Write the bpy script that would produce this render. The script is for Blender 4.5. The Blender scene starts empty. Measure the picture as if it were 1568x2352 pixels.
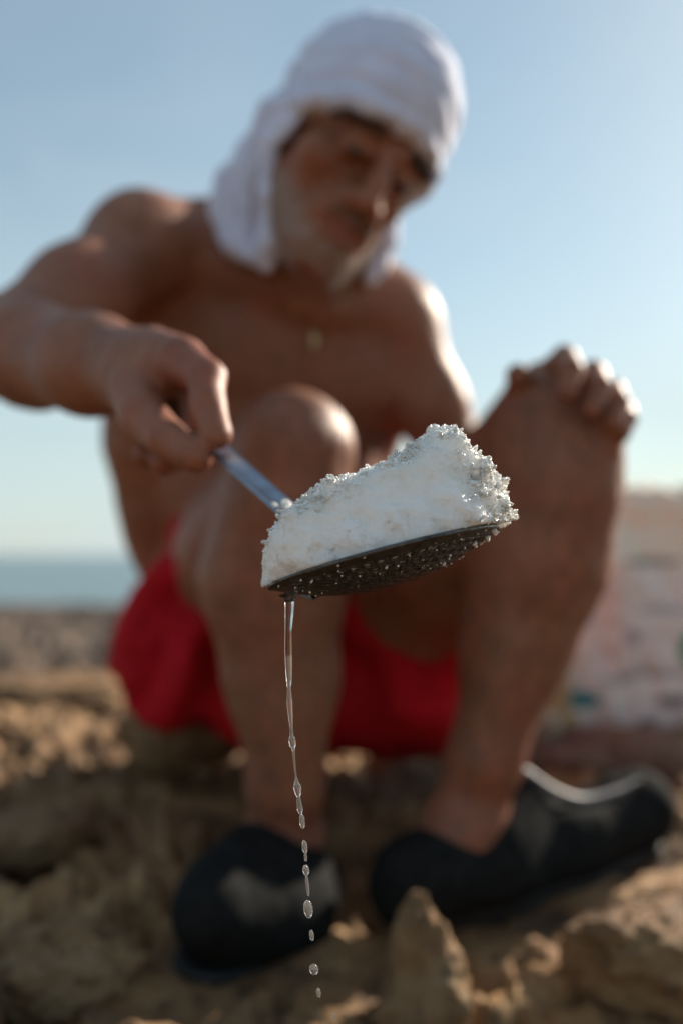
import bpy, math, random
import numpy as np
from mathutils import Vector, Matrix

random.seed(7)
rng = np.random.default_rng(7)
sc = bpy.context.scene
C = sc.collection
rad = math.radians

# ------------------------------------------------------------------ camera
CAM_H = 0.36
PITCH = rad(2.48)
cd = bpy.data.cameras.new('camera')
cam = bpy.data.objects.new('camera', cd)
C.objects.link(cam)
cam.location = (0, 0, CAM_H)
cam.rotation_euler = (rad(90) + PITCH, 0, 0)
cd.sensor_fit = 'VERTICAL'
cd.sensor_height = 36
cd.lens = 35
cd.clip_start = 0.02
cd.clip_end = 20000
cd.dof.use_dof = True
cd.dof.focus_distance = 0.422
cd.dof.aperture_fstop = 2.9
sc.camera = cam

# ------------------------------------------------------------------ light
SUN_EL, SUN_AZ = 26.0, 45.0          # azimuth clockwise from +Y (view direction)
w = bpy.data.worlds.new('World')
sc.world = w
w.use_nodes = True
nt = w.node_tree
bg = nt.nodes['Background']
sky = nt.nodes.new('ShaderNodeTexSky')
sky.sky_type = 'NISHITA'
sky.sun_disc = False
sky.sun_elevation = rad(SUN_EL)
sky.sun_rotation = rad(SUN_AZ)
sky.altitude = 0
sky.air_density = 1.0
sky.dust_density = 0.7
sky.ozone_density = 1.2
# sea-air haze over the whole dome: pale near the horizon, thin overhead, the same all round
STR = 0.065
tcw = nt.nodes.new('ShaderNodeTexCoord')
sepw = nt.nodes.new('ShaderNodeSeparateXYZ'); nt.links.new(tcw.outputs['Generated'], sepw.inputs[0])
mrw = nt.nodes.new('ShaderNodeMapRange'); nt.links.new(sepw.outputs[2], mrw.inputs[0])
mrw.interpolation_type = 'SMOOTHERSTEP'
for i_, v_ in zip((1, 2, 3, 4), (-0.05, 0.42, 0.72, 0.22)): mrw.inputs[i_].default_value = v_
mixw = nt.nodes.new('ShaderNodeMix'); mixw.data_type = 'RGBA'
tint = nt.nodes.new('ShaderNodeMix'); tint.data_type = 'RGBA'; tint.blend_type = 'MULTIPLY'; tint.inputs[0].default_value = 1
nt.links.new(sky.outputs[0], tint.inputs[6]); tint.inputs[7].default_value = (0.92, 1.0, 0.93, 1)
nzw = nt.nodes.new('ShaderNodeTexNoise'); nzw.inputs['Scale'].default_value = 2.2; nzw.inputs['Detail'].default_value = 3; nzw.inputs['Distortion'].default_value = 0.6
mpw = nt.nodes.new('ShaderNodeMapping'); mpw.inputs['Scale'].default_value = (1, 1, 2.2); nt.links.new(tcw.outputs['Generated'], mpw.inputs[0]); nt.links.new(mpw.outputs[0], nzw.inputs['Vector'])
mr2 = nt.nodes.new('ShaderNodeMapRange'); nt.links.new(nzw.outputs[0], mr2.inputs[0])
for i_, v_ in zip((1, 2, 3, 4), (0.35, 0.75, -0.04, 0.22)): mr2.inputs[i_].default_value = v_
adw = nt.nodes.new('ShaderNodeMath'); adw.use_clamp = True
nt.links.new(mrw.outputs[0], adw.inputs[0]); nt.links.new(mr2.outputs[0], adw.inputs[1])
nt.links.new(adw.outputs[0], mixw.inputs[0]); nt.links.new(tint.outputs[2], mixw.inputs[6])
mixw.inputs[7].default_value = (0.32 / STR, 0.38 / STR, 0.40 / STR, 1)
nt.links.new(mixw.outputs[2], bg.inputs['Color'])
bg.inputs['Strength'].default_value = STR
sd = bpy.data.lights.new('sun', 'SUN')
sun = bpy.data.objects.new('sun', sd)
C.objects.link(sun)
sd.energy = 4.4
sd.angle = rad(0.6)
sd.color = (1.0, 0.88, 0.73)
sdir = Vector((math.cos(rad(SUN_EL)) * math.sin(rad(SUN_AZ)), math.cos(rad(SUN_EL)) * math.cos(rad(SUN_AZ)), math.sin(rad(SUN_EL))))
sun.rotation_euler = sdir.to_track_quat('Z', 'Y').to_euler()
sc.view_settings.view_transform = 'Standard'
sc.view_settings.look = 'None'
sc.view_settings.gamma = 1
sc.view_settings.use_curve_mapping = False
sc.view_settings.exposure = 1.0
sc.cycles.use_denoising = True
sc.cycles.max_bounces = 12
sc.cycles.diffuse_bounces = 7
sc.cycles.transmission_bounces = 8
sc.cycles.caustics_reflective = False
sc.cycles.caustics_refractive = False
sc.cycles.sample_clamp_indirect = 6

# ------------------------------------------------------------------ helpers
CT, ST = math.cos(PITCH), math.sin(PITCH)
def P(px, py, d):
    """world point for a measured direction (px, py) at real distance d in metres"""
    x = (px - 784) * 4.374e-4 * d
    v = (1176 - py) * 4.374e-4 * d
    return np.array([x, d * CT - v * ST, CAM_H + d * ST + v * CT])

def props(o, label=None, cat=None, group=None, kind=None):
    if label: o['label'] = label
    if cat: o['category'] = cat
    if group: o['group'] = group
    if kind: o['kind'] = kind
    return o

def empty(name, loc):
    o = bpy.data.objects.new(name, None)
    o.location = loc
    o.empty_display_size = 0.05
    C.objects.link(o)
    return o

def mkobj(name, V, F, mat, parent=None, smooth=True, attrs=None):
    V = np.asarray(V, dtype=np.float32).reshape(-1, 3)
    me = bpy.data.meshes.new(name)
    F = np.asarray(F, dtype=np.int32)
    n = F.shape[1]
    me.vertices.add(len(V)); me.vertices.foreach_set('co', V.ravel())
    me.loops.add(F.size); me.loops.foreach_set('vertex_index', F.ravel())
    me.polygons.add(len(F))
    me.polygons.foreach_set('loop_start', np.arange(0, F.size, n, dtype=np.int32))
    me.update(calc_edges=True)
    me.validate()
    if smooth: me.shade_smooth()
    if attrs:
        for k, a in attrs.items():
            at = me.attributes.new(k, 'FLOAT', 'POINT')
            at.data.foreach_set('value', np.asarray(a, dtype=np.float32))
    if mat: me.materials.append(mat)
    o = bpy.data.objects.new(name, me)
    C.objects.link(o)
    if parent is not None:
        o.parent = parent
        o.matrix_parent_inverse = Matrix.Translation(-Vector(parent_world(parent)))
    return o

def parent_world(p):
    v = Vector(p.location)
    while p.parent is not None:
        v = v + p.matrix_parent_inverse.to_translation() if False else v
        p = p.parent
    return v

# ---- gradient noise
_perm = rng.permutation(256).astype(np.int32)
_perm = np.concatenate([_perm, _perm])
_grad = rng.normal(size=(256, 3)).astype(np.float32)
_grad /= np.linalg.norm(_grad, axis=1)[:, None]
def noise3(p):
    p = np.asarray(p, dtype=np.float32)
    i = np.floor(p).astype(np.int32); f = p - i
    u = f * f * f * (f * (f * 6 - 15) + 10)
    out = np.zeros(p.shape[:-1], np.float32)
    for dx in (0, 1):
        for dy in (0, 1):
            for dz in (0, 1):
                h = _perm[(_perm[(_perm[(i[..., 0] + dx) & 255] + i[..., 1] + dy) & 255] + i[..., 2] + dz) & 255]
                g = _grad[h]
                d = g[..., 0] * (f[..., 0] - dx) + g[..., 1] * (f[..., 1] - dy) + g[..., 2] * (f[..., 2] - dz)
                wx = u[..., 0] if dx else 1 - u[..., 0]
                wy = u[..., 1] if dy else 1 - u[..., 1]
                wz = u[..., 2] if dz else 1 - u[..., 2]
                out += d * wx * wy * wz
    return out
def fbm(p, f, oct=4, gain=0.5, lac=2.1, ridged=False):
    p = np.asarray(p, np.float32)
    s = np.zeros(p.shape[:-1], np.float32); a = 1.0
    for o in range(oct):
        n = noise3(p * f + 17.3 * o)
        if ridged: n = 0.5 - np.abs(n) * 2
        s += a * n; a *= gain; f *= lac
    return s

# ---- signed distance modelling + surface nets
class Field:
    def __init__(s, lo, hi, h):
        s.lo = np.array(lo, np.float32); s.h = h
        s.n = np.ceil((np.array(hi) - s.lo) / h).astype(int) + 1
        s.F = np.full(s.n, 0.03, np.float32)
    def _sub(s, bl, bh):
        a = np.clip(np.floor((bl - s.lo) / s.h).astype(int), 0, s.n)
        b = np.clip(np.ceil((bh - s.lo) / s.h).astype(int) + 1, 0, s.n)
        if np.any(b <= a): return None
        sl = tuple(slice(x, y) for x, y in zip(a, b))
        ax = [s.lo[i] + s.h * np.arange(a[i], b[i], dtype=np.float32) for i in range(3)]
        G = np.stack(np.meshgrid(*ax, indexing='ij'), -1)
        return sl, G
    def _comb(s, sl, D, k, sub):
        A = s.F[sl]
        if sub:
            B = -D
            hh = np.maximum(k - np.abs(A - B), 0) / k
            s.F[sl] = np.maximum(A, B) + hh * hh * k * 0.25
        else:
            hh = np.maximum(k - np.abs(A - D), 0) / k
            s.F[sl] = np.minimum(A, D) - hh * hh * k * 0.25
    def cap(s, a, b, ra, rb, k=0.01, sub=False, cut=None):
        a = np.asarray(a, np.float32); b = np.asarray(b, np.float32)
        m = max(ra, rb) + k + 2 * s.h
        r = s._sub(np.minimum(a, b) - m, np.maximum(a, b) + m)
        if r is None: return
        sl, G = r
        ab = b - a; L = max(float(ab @ ab), 1e-9)
        t = np.clip(((G - a) @ ab) / L, 0, 1)
        D = np.linalg.norm(G - a - t[..., None] * ab, axis=-1) - (ra + (rb - ra) * t)
        if cut is not None:
            for (c0, cn) in cut:
                cn = np.asarray(cn, np.float32); cn = cn / np.linalg.norm(cn)
                D = np.maximum(D, (G - np.asarray(c0, np.float32)) @ cn)
        s._comb(sl, D, k, sub)
    def chain(s, pts, k=0.01, sub=False):
        for (p, r), (q, t) in zip(pts[:-1], pts[1:]):
            s.cap(p, q, r, t, k, sub)
    def ell(s, c, rr, R=None, k=0.01, sub=False, cut=None):
        c = np.asarray(c, np.float32); rr = np.asarray(rr, np.float32)
        R = np.eye(3) if R is None else R
        m = float(rr.max()) + k + 2 * s.h
        r = s._sub(c - m, c + m)
        if r is None: return
        sl, G = r
        q = (G - c) @ np.asarray(R, np.float32)
        k0 = np.linalg.norm(q / rr, axis=-1); k1 = np.linalg.norm(q / (rr * rr), axis=-1) + 1e-6
        D = k0 * (k0 - 1) / k1
        if cut is not None:
            for (c0, cn) in cut:
                cn = np.asarray(cn, np.float32); cn = cn / np.linalg.norm(cn)
                D = np.maximum(D, (G - np.asarray(c0, np.float32)) @ cn)
        s._comb(sl, D, k, sub)
    def cutplane(s, p, n, k=0.004):
        n = np.asarray(n, np.float32); n = n / np.linalg.norm(n)
        ax = [s.lo[i] + s.h * np.arange(s.n[i], dtype=np.float32) for i in range(3)]
        G = np.stack(np.meshgrid(*ax, indexing='ij'), -1)
        D = (G - np.asarray(p, np.float32)) @ n
        hh = np.maximum(k - np.abs(s.F - D), 0) / k
        s.F = np.maximum(s.F, D) + hh * hh * k * 0.25
    def mesh(s):
        F = s.F; ins = F < 0
        nx, ny, nz = F.shape
        corners = [(a, b, c) for a in (0, 1) for b in (0, 1) for c in (0, 1)]
        cnt = np.zeros((nx - 1, ny - 1, nz - 1), np.int8)
        for a, b, c in corners:
            cnt += ins[a:nx - 1 + a, b:ny - 1 + b, c:nz - 1 + c]
        mix = (cnt > 0) & (cnt < 8)
        idx = np.argwhere(mix)
        vid = np.full(mix.shape, -1, np.int32); vid[mix] = np.arange(len(idx))
        acc = np.zeros((len(idx), 3), np.float32); num = np.zeros(len(idx), np.float32)
        edges = []
        for ax in range(3):
            for c in corners:
                if c[ax] == 0:
                    d = list(c); d[ax] = 1; edges.append((c, tuple(d)))
        for c, d in edges:
            A = F[idx[:, 0] + c[0], idx[:, 1] + c[1], idx[:, 2] + c[2]]
            B = F[idx[:, 0] + d[0], idx[:, 1] + d[1], idx[:, 2] + d[2]]
            m = (A < 0) != (B < 0)
            t = np.where(m, A / np.where(m, A - B, 1), 0)
            pc = np.array(c, np.float32) + t[:, None] * (np.array(d, np.float32) - np.array(c, np.float32))
            acc += np.where(m[:, None], pc, 0); num += m
        V = (idx + acc / num[:, None]) * s.h + s.lo
        Q = []
        for ax in range(3):
            u, v = (ax + 1) % 3, (ax + 2) % 3
            a = [slice(1, -1)] * 3; b = [slice(1, -1)] * 3
            a[ax] = slice(0, -1); b[ax] = slice(1, None)
            A = ins[tuple(a)]; B = ins[tuple(b)]
            for flip, M in ((0, A & ~B), (1, ~A & B)):
                e = np.argwhere(M)
                if not len(e): continue
                off = np.array([1, 1, 1]); off[ax] = 0
                e = e + off
                def cid(du, dv):
                    q = e.copy(); q[:, u] += du; q[:, v] += dv
                    return vid[q[:, 0], q[:, 1], q[:, 2]]
                q = np.stack([cid(-1, -1), cid(0, -1), cid(0, 0), cid(-1, 0)], 1)
                if flip: q = q[:, ::-1]
                Q.append(q)
        return V.astype(np.float32), np.concatenate(Q).astype(np.int32)

def vnormals(V, F):
    a = V[F[:, 2]] - V[F[:, 0]]; b = V[F[:, 3]] - V[F[:, 1]]
    n = np.cross(a, b)
    N = np.zeros_like(V)
    for i in range(4): np.add.at(N, F[:, i], n)
    return N / (np.linalg.norm(N, axis=1)[:, None] + 1e-12)

def relax(V, F, it=2, f=0.5):
    for _ in range(it):
        S = np.zeros_like(V); c = np.zeros(len(V), np.float32)
        for i in range(4):
            j = (i + 1) % 4
            np.add.at(S, F[:, i], V[F[:, j]]); np.add.at(c, F[:, i], 1)
            np.add.at(S, F[:, j], V[F[:, i]]); np.add.at(c, F[:, j], 1)
        V = V * (1 - f) + f * S / c[:, None]
    return V

# ---- materials
def newmat(name):
    m = bpy.data.materials.new(name); m.use_nodes = True
    t = m.node_tree
    return m, t, t.nodes['Principled BSDF']
def nd(t, kind, **kw):
    n = t.nodes.new(kind)
    for k, v in kw.items():
        if k in n.inputs: n.inputs[k].default_value = v
        else: setattr(n, k, v)
    return n
def coords(t): return nd(t, 'ShaderNodeTexCoord').outputs['Object']
def ramp(t, src, stops):
    r = t.nodes.new('ShaderNodeValToRGB'); e = r.color_ramp.elements
    while len(e) < len(stops): e.new(0.5)
    for x, (p, c) in zip(e, stops):
        x.position = p; x.color = (*c, 1)
    t.links.new(src, r.inputs[0]); return r.outputs[0]
def noise(t, vec, scale, detail=5, rough=0.6):
    n = nd(t, 'ShaderNodeTexNoise', Scale=scale, Detail=detail, Roughness=rough)
    t.links.new(vec, n.inputs['Vector']); return n.outputs[0]
def bump(t, b, h, strength=0.3, dist=0.002):
    n = nd(t, 'ShaderNodeBump', Strength=strength, Distance=dist)
    t.links.new(h, n.inputs['Height']); t.links.new(n.outputs[0], b.inputs['Normal'])
def mixc(t, fac, a, b, mode='MIX'):
    m = nd(t, 'ShaderNodeMix', data_type='RGBA', blend_type=mode)
    if isinstance(fac, (int, float)): m.inputs[0].default_value = fac
    else: t.links.new(fac, m.inputs[0])
    for s, v in ((6, a), (7, b)):
        if isinstance(v, tuple): m.inputs[s].default_value = (*v, 1)
        else: t.links.new(v, m.inputs[s])
    return m.outputs[2]
def attr(t, name):
    n = t.nodes.new('ShaderNodeAttribute'); n.attribute_name = name; return n.outputs['Fac']

def m_skin():
    m, t, b = newmat('tanned_skin'); c = coords(t)
    col = ramp(t, noise(t, c, 16, 5), [(0.3, (0.205, 0.084, 0.045)), (0.5, (0.270, 0.116, 0.064)), (0.72, (0.345, 0.160, 0.095))])
    col = mixc(t, ramp(t, noise(t, c, 5.5, 4, 0.65), [(0.42, (0, 0, 0)), (0.68, (0.55, 0.55, 0.55))]), col, (0.30, 0.085, 0.055))
    col = mixc(t, ramp(t, noise(t, c, 75, 5, 0.7), [(0.50, (0, 0, 0)), (0.72, (0.45, 0.45, 0.45))]), col, (0.12, 0.052, 0.032))
    col = mixc(t, attr(t, 'lips'), col, (0.24, 0.075, 0.050))
    col = mixc(t, attr(t, 'hair'), col, (0.085, 0.055, 0.042))
    col = mixc(t, attr(t, 'grey'), col, (0.30, 0.25, 0.215))
    t.links.new(col, b.inputs['Base Color'])
    b.inputs['Roughness'].default_value = 0.50
    b.inputs['Specular IOR Level'].default_value = 0.32
    b.inputs['Subsurface Weight'].default_value = 0.12
    b.inputs['Subsurface Scale'].default_value = 0.012
    b.inputs['Subsurface Radius'].default_value = (1, 0.35, 0.2)
    bump(t, b, noise(t, c, 120, 6, 0.7), 0.5, 0.0016)
    return m
def m_cloth(name, ca, cb, scale=60, rough=0.85, sss=0.0, weave=900):
    m, t, b = newmat(name); c = coords(t)
    col = ramp(t, noise(t, c, scale, 4), [(0.3, ca), (0.7, cb)])
    t.links.new(col, b.inputs['Base Color'])
    b.inputs['Roughness'].default_value = rough
    b.inputs['Sheen Weight'].default_value = 0.2
    if sss:
        b.inputs['Subsurface Weight'].default_value = sss
        b.inputs['Subsurface Scale'].default_value = 0.01
    bump(t, b, noise(t, c, weave, 2), 0.4, 0.0004)
    return m
def m_rock(name, s=1.0, dark=(0.040, 0.021, 0.010), mid=(0.250, 0.128, 0.050), lite=(0.52, 0.320, 0.150)):
    m, t, b = newmat(name); c = coords(t)
    n1 = noise(t, c, 7 * s, 8, 0.65)
    col = ramp(t, n1, [(0.32, dark), (0.47, mid), (0.66, lite)])
    n2 = noise(t, c, 2.3 * s, 4)
    col = mixc(t, ramp(t, n2, [(0.4, (0, 0, 0)), (0.65, (0.6, 0.6, 0.6))]), col, (0.085, 0.055, 0.027))
    n3 = nd(t, 'ShaderNodeTexVoronoi', Scale=34 * s); t.links.new(c, n3.inputs['Vector'])
    col = mixc(t, ramp(t, n3.outputs['Distance'], [(0.05, (0.75,) * 3), (0.35, (0, 0, 0))]), col, (0.03, 0.022, 0.015))
    t.links.new(col, b.inputs['Base Color'])
    b.inputs['Roughness'].default_value = 0.82
    bump(t, b, noise(t, c, 60 * s, 8, 0.7), 0.8, 0.006)
    return m
def m_plain(name, col, rough=0.5, metal=0.0, nsc=80, var=0.25, bs=0.2, bd=0.0005):
    m, t, b = newmat(name); c = coords(t)
    n = noise(t, c, nsc, 5)
    a = tuple(x * (1 - var) for x in col); d = tuple(min(1, x * (1 + var)) for x in col)
    t.links.new(ramp(t, n, [(0.3, a), (0.7, d)]), b.inputs['Base Color'])
    b.inputs['Roughness'].default_value = rough; b.inputs['Metallic'].default_value = metal
    bump(t, b, noise(t, c, nsc * 6, 3), bs, bd)
    return m
def m_water(name):
    m, t, b = newmat(name)
    b.inputs['Base Color'].default_value = (1, 1, 1, 1)
    b.inputs['Roughness'].default_value = 0.07
    b.inputs['Transmission Weight'].default_value = 1.0
    b.inputs['IOR'].default_value = 1.333
    tr = t.nodes.new('ShaderNodeBsdfTranslucent'); tr.inputs[0].default_value = (0.92, 0.95, 1.0, 1)   # cloudy brine
    mx = t.nodes.new('ShaderNodeMixShader'); mx.inputs[0].default_value = 0.05
    t.links.new(b.outputs[0], mx.inputs[1]); t.links.new(tr.outputs[0], mx.inputs[2])
    t.links.new(mx.outputs[0], t.nodes['Material Output'].inputs[0])
    return m
def m_salt(name, rough, trans, sss):
    m, t, b = newmat(name); c = coords(t)
    col = ramp(t, noise(t, c, 45, 5), [(0.3, (0.90, 0.88, 0.82)), (0.7, (0.97, 0.965, 0.94))])
    t.links.new(col, b.inputs['Base Color'])
    b.inputs['Roughness'].default_value = rough
    b.inputs['IOR'].default_value = 1.54
    b.inputs['Transmission Weight'].default_value = trans
    b.inputs['Subsurface Weight'].default_value = sss
    b.inputs['Subsurface Scale'].default_value = 0.018
    b.inputs['Subsurface Radius'].default_value = (1, 0.97, 0.92)
    return m, t, b, c

SKIN = m_skin()
WHITE = m_cloth('white_cotton', (0.54, 0.60, 0.78), (0.66, 0.72, 0.90), 30, 0.9, 0.0, 700)
RED = m_cloth('red_swim_fabric', (0.36, 0.004, 0.010), (0.50, 0.006, 0.014), 25, 0.8)
RED.node_tree.nodes['Principled BSDF'].inputs['Sheen Weight'].default_value = 0.0
RED.node_tree.nodes['Principled BSDF'].inputs['Specular IOR Level'].default_value = 0.2
RUBBER = m_plain('black_rubber', (0.014, 0.0145, 0.0145), 0.85, 0, 60, 0.35)
RUBBER.node_tree.nodes['Principled BSDF'].inputs['Specular IOR Level'].default_value = 0.05
SOLE = m_plain('dark_sole_rubber', (0.018, 0.018, 0.018), 0.75, 0, 60, 0.35)
ROCK = m_rock('weathered_coastal_rock')
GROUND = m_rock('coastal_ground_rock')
tg = GROUND.node_tree; bgd = tg.nodes['Principled BSDF']   # far ground darkened in colour, standing in for shade on distant rocks
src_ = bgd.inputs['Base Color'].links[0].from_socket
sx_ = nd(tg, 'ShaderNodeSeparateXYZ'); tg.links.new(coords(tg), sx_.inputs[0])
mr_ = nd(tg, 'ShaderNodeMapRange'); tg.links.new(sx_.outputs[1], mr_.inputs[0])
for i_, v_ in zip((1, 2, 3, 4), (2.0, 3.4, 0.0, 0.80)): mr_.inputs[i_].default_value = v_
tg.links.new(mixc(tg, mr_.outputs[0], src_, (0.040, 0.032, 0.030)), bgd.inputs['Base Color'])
ROCK_G = m_rock('grey_tan_rock', 1.6, (0.060, 0.034, 0.016), (0.27, 0.150, 0.064), (0.50, 0.335, 0.175))
ROCK_R = m_rock('reddish_rock', 1.4, (0.09, 0.04, 0.028), (0.22, 0.115, 0.075), (0.36, 0.21, 0.14))
STEEL = m_plain('brushed_steel', (0.27, 0.32, 0.40), 0.30, 1.0, 60, 0.2, 0.15, 0.0002)
PAN = m_plain('dark_wet_steel', (0.10, 0.10, 0.095), 0.30, 0.9, 260, 0.6, 0.6, 0.0006)
GOLD = m_plain('gold_metal', (0.45, 0.33, 0.18), 0.45, 1.0)
HAIRG = m_plain('grey_beard_hair', (0.40, 0.37, 0.34), 0.7)
HAIRD = m_plain('dark_brow_hair', (0.03, 0.022, 0.018), 0.6)
WATER = m_water('clear_water')
DROP = m_water('cloudy_water_drop')
DROP.node_tree.nodes['Mix Shader'].inputs[0].default_value = 0.07

# ------------------------------------------------------------------ terrain
shore = 8.5
CTRL = [  # (x, y, height, spread) places whose level the picture fixes
    (-0.12, 0.79, 0.062, 0.11), (-0.04, 0.97, 0.0, 0.13), (0.06, 0.90, 0.022, 0.10), (0.20, 0.98, 0.035, 0.12), (0.33, 1.06, 0.05, 0.10),
    (-0.55, 1.45, 0.10, 0.28), (-0.75, 1.95, 0.125, 0.25), (-0.33, 1.25, 0.085, 0.16), (-0.50, 1.02, 0.065, 0.18), (-0.30, 0.92, 0.04, 0.12),
    (0.42, 1.5, 0.085, 0.30), (0.62, 1.3, 0.13, 0.2), (0.33, 0.80, 0.03, 0.10), (0.55, 0.95, 0.06, 0.16), (0.30, 0.62, 0.02, .1),
    (-0.9, 2.75, -0.12, 0.32), (-1.2, 4.2, 0.06, 0.9), (-0.30, 0.70, 0.06, 0.10), (0.0, 0.72, -0.02, 0.12), (0, 0.2, -0.12, 0.35), (0.0, 1.25, 0.06, 0.2),
]
def terrain(x, y):
    p = np.stack([x, y, np.zeros_like(x)], -1)
    wsum = np.full(x.shape, 0.12, np.float32); hs = np.full(x.shape, 0.012, np.float32) * 0.12 / 0.12 * 0.3
    for cx, cy, h, s in CTRL:
        ww = np.exp(-((x - cx) ** 2 + (y - cy) ** 2) / (2 * s * s))
        wsum = wsum + ww; hs = hs + ww * h
    base = hs / wsum
    r = np.hypot(x, y)
    shoe = np.zeros_like(x)
    for (ax, ay, bx, by) in ((-0.13, 0.78, -0.03, 0.98), (0.05, 0.87, 0.33, 1.05)):
        dx, dy = bx - ax, by - ay
        tt = np.clip(((x - ax) * dx + (y - ay) * dy) / (dx * dx + dy * dy), 0, 1)
        dd = np.hypot(x - ax - tt * dx, y - ay - tt * dy)
        shoe = np.maximum(shoe, np.clip(1.6 - dd / 0.06, 0, 1))
    amp = 1 - 0.85 * shoe
    q = p + 0.06 * np.stack([fbm(p + 3, 5, 2), fbm(p + 9, 5, 2), np.zeros_like(x)], -1)
    n = 0.036 * fbm(q, 4.0, 3) + 0.030 * fbm(q, 11, 4, 0.55, ridged=True) + 0.010 * fbm(q, 42, 3, 0.6)
    pits = np.clip(fbm(q + 5, 15, 3) - 0.06, 0, 1)
    n = n - 0.16 * pits
    n = n + np.clip(r - 1.6, 0, 5) * 0.022 * fbm(p, 1.6, 5, 0.6) - 0.020 * np.clip(r - 3, 0, 6)
    sx = np.clip((y - shore - 0.8 * fbm(p, 0.6, 3)) / 0.9, 0, 1)
    z = base + amp * n
    z = z * (1 - sx) - 1.6 * sx * sx - sx * 0.6
    return z
NR, NA = 620, 760
rr = 0.25 * (60 / 0.25) ** (np.linspace(0, 1, NR))
# denser in front of the camera
ta = np.linspace(-1, 1, NA)
aa = rad(180) * (0.35 * ta + 0.65 * ta ** 3)
R_, A_ = np.meshgrid(rr, aa, indexing='ij')
X_ = R_ * np.sin(A_); Y_ = R_ * np.cos(A_)
Z_ = terrain(X_.astype(np.float32), Y_.astype(np.float32))
V = np.stack([X_, Y_, Z_], -1).reshape(-1, 3)
V = np.concatenate([V, [[0, 0, -0.12]]])
i, j = np.meshgrid(np.arange(NR - 1), np.arange(NA - 1), indexing='ij')
Fq = np.stack([i * NA + j, i * NA + j + 1, (i + 1) * NA + j + 1, (i + 1) * NA + j], -1).reshape(-1, 4)[:, ::-1]
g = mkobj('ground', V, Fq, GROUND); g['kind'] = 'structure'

# sea
m, t, b = newmat('sea_water'); c = coords(t)
b.inputs['Base Color'].default_value = (0.12, 0.19, 0.215, 1); b.inputs['Roughness'].default_value = 0.32
b.inputs['IOR'].default_value = 1.333
bump(t, b, noise(t, c, 0.8, 6, 0.65), 1.0, 0.25)
S = 9000
sea = mkobj('sea', [[-S, -S, -1.15], [S, -S, -1.15], [S, S, -1.15], [-S, S, -1.15]], [[0, 1, 2, 3]], m, smooth=False)
sea['kind'] = 'structure'

def ico(sub):
    import bmesh
    bm = bmesh.new(); bmesh.ops.create_icosphere(bm, subdivisions=sub, radius=1)
    V = np.array([v.co[:] for v in bm.verts], np.float32); F = np.array([[v.index for v in f.verts] for f in bm.faces], np.int32)
    bm.free(); return V, F
ICO5 = ico(5); ICO1 = ico(1); ICO2 = ico(2)
def rock(name, loc, size, seed, mat, label, rot=0, rough=0.35, sharp=None, cat='rock', group=None):
    V, F = ICO5; V = V.copy()
    if sharp is not None:
        s = np.clip(V[:, 2], 0, 1)
        V[:, :2] *= (1 - sharp * s)[:, None]
        V[:, 2] *= 1 + 0.3 * s
    n = rough * fbm(V + seed * 7.1, 1.2, 5, 0.5) + 0.10 * fbm(V + seed, 4, 3, 0.6, ridged=True)
    n = n - 0.30 * np.clip(fbm(V + seed * 2, 2.6, 3, 0.6) - 0.10, 0, 1) + 0.035 * fbm(V + seed, 11, 3, 0.6)
    V = V * (1 + n)[:, None] * np.array(size)
    cr, sr = math.cos(rot), math.sin(rot)
    V = V @ np.array([[cr, sr, 0], [-sr, cr, 0], [0, 0, 1]])
    o = mkobj(name, V, F, mat)
    o.location = loc
    return props(o, label, cat, group)
rock('pointed_rock', P(975, 2275, 0.745), (0.038, 0.040, 0.050), 3, ROCK_G, 'tan pointed rock shard sticking up in front between the two shoes', 0.5, 0.45, 0.55, group=None)
rock('rock', P(130, 2225, 0.78), (0.062, 0.05, 0.034), 5, ROCK_G, 'pale grey rounded rock at the bottom left corner in front of the left shoe', 0.3)
rock('rock', P(420, 1690, 1.22), (0.075, 0.06, 0.040), 8, ROCK, 'tan rock lump just under the hem of the red shorts on the left', 1.1)
rock('rock', P(1520, 2190, 0.78), (0.070, 0.06, 0.036), 11, ROCK, 'orange brown rock lump at the right edge below the toe of the black shoe', 0.2)
rock('rock', P(1420, 1765, 1.32), (0.15, 0.08, 0.05), 13, ROCK_R, 'low reddish brown rock between the printed sack and the black shoe', 0.1)
rock('rock', P(120, 1610, 1.75), (0.19, 0.10, 0.045), 17, ROCK, 'broad tan rock at the left edge below the sea', 0.4)
rock('rock', P(60, 1930, 1.02), (0.075, 0.05, 0.028), 19, ROCK_G, 'mossy tan rock at the left edge level with the shoes', 0.8)

# ------------------------------------------------------------------ head frame
def rot(axis, a):
    return np.array(Matrix.Rotation(a, 3, axis))
HR = rot('Y', rad(26)) @ rot('Z', rad(33)) @ rot('X', rad(16))
def L2W(s, f, u):   # head local: side (image right), forward, up
    return H0 + HR @ np.array([s, -f, u])
EYE = P(878, 378, 0.945)
H0 = EYE - HR @ np.array([0, -0.092, 0.008])
HRm = HR @ np.diag([1, 1, 1])

# ------------------------------------------------------------------ body
B = Field((-0.42, 0.50, 0.0), (0.42, 1.48, 0.98), 0.0031)
def E(c, r, k=0.03, R=None, sub=False): B.ell(c, r, R, k, sub)
# torso
spine = [(P(650, 1480, 1.31), 0.118), (P(620, 1260, 1.29), 0.112), (P(610, 1050, 1.24), 0.118)]
B.chain(spine, 0.05)
lean = rot('X', rad(24))
E(P(640, 1480, 1.31), (0.165, 0.11, 0.11), 0.05)
E(P(600, 1060, 1.24), (0.155, 0.10, 0.13), 0.05, lean)
E(P(655, 850, 1.20), (0.158, 0.095, 0.13), 0.05, rot('Y', rad(8)) @ lean)
E(P(640, 680, 1.17), (0.140, 0.070, 0.09), 0.05, rot('Y', rad(12)) @ lean)
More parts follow.
